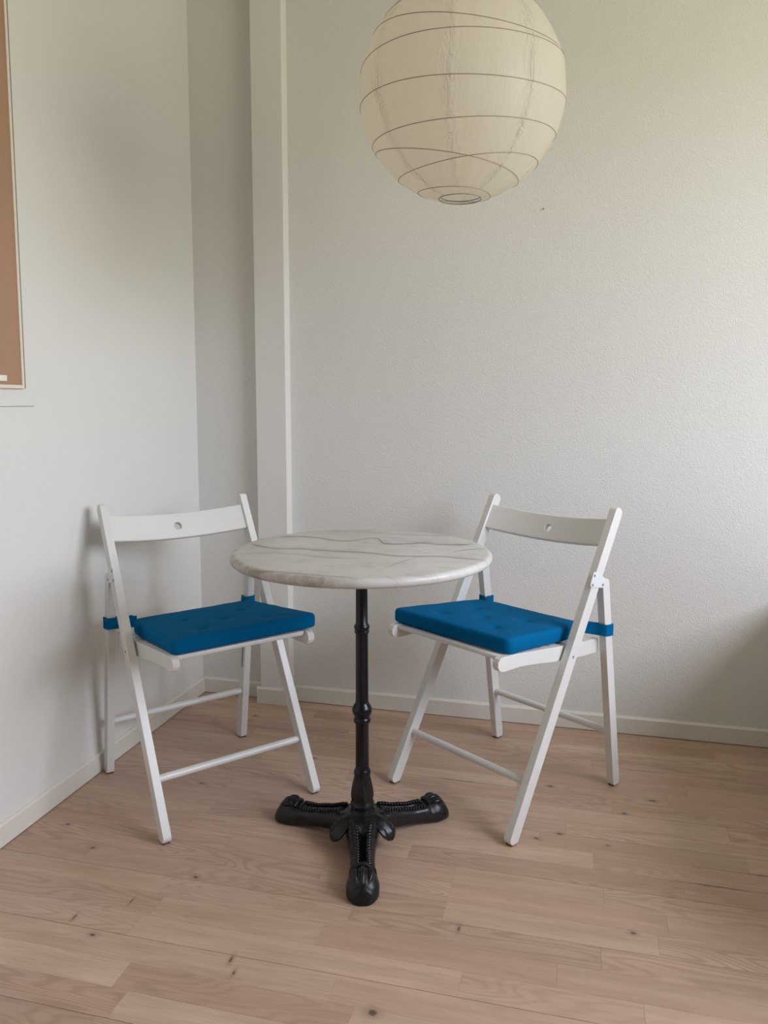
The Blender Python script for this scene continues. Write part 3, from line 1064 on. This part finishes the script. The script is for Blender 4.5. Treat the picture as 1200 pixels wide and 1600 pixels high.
chL = make_chair('white wooden folding chair with its back to the smooth left wall', (-0.945, 1.861, 0), math.radians(-39.9))
chR = make_chair('white wooden folding chair standing in front of the textured back wall', (-0.214, 2.047, 0), math.radians(-123.9))
make_cushion('tufted blue seat cushion tied to the chair by the left wall', chL, -0.015, 0.010, math.radians(1.5))
make_cushion('tufted blue seat cushion tied to the chair by the textured back wall', chR, 0.012, 0.0, math.radians(1))

# ------------------------------------------------------------------ paper lamp
LC = Vector((-0.2752, 1.7798, 1.7190))
LR = 0.2247
RIBS = [(80, 0, 0, 0, 0), (70, 3, 2, 0, 0), (57, -3, 3, 1, 0), (47, 3, -3, 0, 0), (39.5, 1.2, -1.9, -1.0, .4),
        (21.84, -7.33, 1.22, .71, 1.81), (13.2, 1.6, 2.4, -0.6, 1.5), (-7.61, .31, 2.78, .08, 1.37), (-27.84, 1.84, 1.76, .59, .43),
        (-44.21, -12.37, 2.4, .45, -1.29), (-47.19, 4.5, 3.39, .46, -.61), (-68.6, -4.5, 2.2, -.3, -1.0), (-78.0, -0.5, 0.3, 0, 0)]
def riblat(c, a_):
    return c[0] + c[1] * math.cos(a_) + c[2] * math.sin(a_) + c[3] * math.cos(2 * a_) + c[4] * math.sin(2 * a_)
def sph(la, a_, r=LR):
    la = math.radians(la)
    return Vector((r * math.cos(la) * math.cos(a_), r * math.cos(la) * math.sin(a_), r * math.sin(la)))
lamp = thing('paper_lamp', 'round white rice-paper pendant lamp hanging above the table', 'lamp', (LC.x, LC.y, LC.z - LR))
bm = bmesh.new()
NA, NS = 144, 5
cols = []
for k in range(NA):
    a_ = 2 * PI * k / NA
    ls = sorted(riblat(c, a_) for c in RIBS)
    colv = []
    for la0, la1 in zip(ls, ls[1:]):
        p0, p1 = sph(la0, a_), sph(la1, a_)
        for j in range(NS):
            t = j / NS
            p = p0.lerp(p1, t)
            full = p.normalized() * LR
            slack = math.sin(PI * t)
            p = p.lerp(full, 0.45)
            cr_ = noise.noise(Vector((a_ * 9, p.z * 9, 1.7))) * 0.0016 + noise.noise(Vector((math.cos(a_) * 26, math.sin(a_) * 26, p.z * 7))) * 0.0012
            p += p.normalized() * cr_ * slack
            colv.append(p)
    colv.append(sph(ls[-1], a_))
    cols.append([bm.verts.new(p + Vector((0, 0, LR))) for p in colv])
for k in range(NA):
    A, B = cols[k], cols[(k + 1) % NA]
    for i in range(len(A) - 1):
        bm.faces.new((A[i], B[i], B[i + 1], A[i + 1]))
sh = link('lamp_shade', finish(bm, 'lamp_shade', 179), M['paper'], lamp)
for i, c in enumerate(RIBS):
    bm = bmesh.new()
    tube(bm, [sph(riblat(c, 2 * PI * k / 120), 2 * PI * k / 120, LR + 0.0001) + Vector((0, 0, LR)) for k in range(120)], 0.00085 if i not in (0, 12) else 0.0012, 6, True)
    link('rib', finish(bm, 'rib', 179), M['wire'], sh)
# wire holder across the lower opening's top, socket and cord
bm = bmesh.new()
rr = LR * math.cos(math.radians(78.5))
zz = LR - LR * math.sin(math.radians(78.5))
tube(bm, [(rr * math.cos(a_), rr * math.sin(a_), zz + 0.006) for a_ in [2 * PI * k / 60 for k in range(60)]], 0.0011, 6, True)
link('wire_ring', finish(bm, 'wire_ring', 179), M['wire'], lamp)
bm = bmesh.new()
lathe(bm, [(0.008, 2 * LR - 0.005), (0.018, 2 * LR - 0.012), (0.020, 2 * LR - 0.03), (0.020, 2 * LR - 0.075), (0.016, 2 * LR - 0.078)][::-1], 24)
link('socket', finish(bm, 'socket', 40), M['cord'], lamp)
bm = bmesh.new()
ztop = ZC - (LC.z - LR)
tube(bm, [(0, 0, 2 * LR - 0.006), (0, 0, ztop - 0.04)], 0.003, 10)
link('cord', finish(bm, 'cord', 179), M['cord'], lamp)
bm = bmesh.new()
lathe(bm, [(0.012, ztop - 0.06), (0.045, ztop - 0.02), (0.05, ztop - 0.001)], 32)
link('ceiling_cup', finish(bm, 'ceiling_cup', 40), M['cord'], lamp)
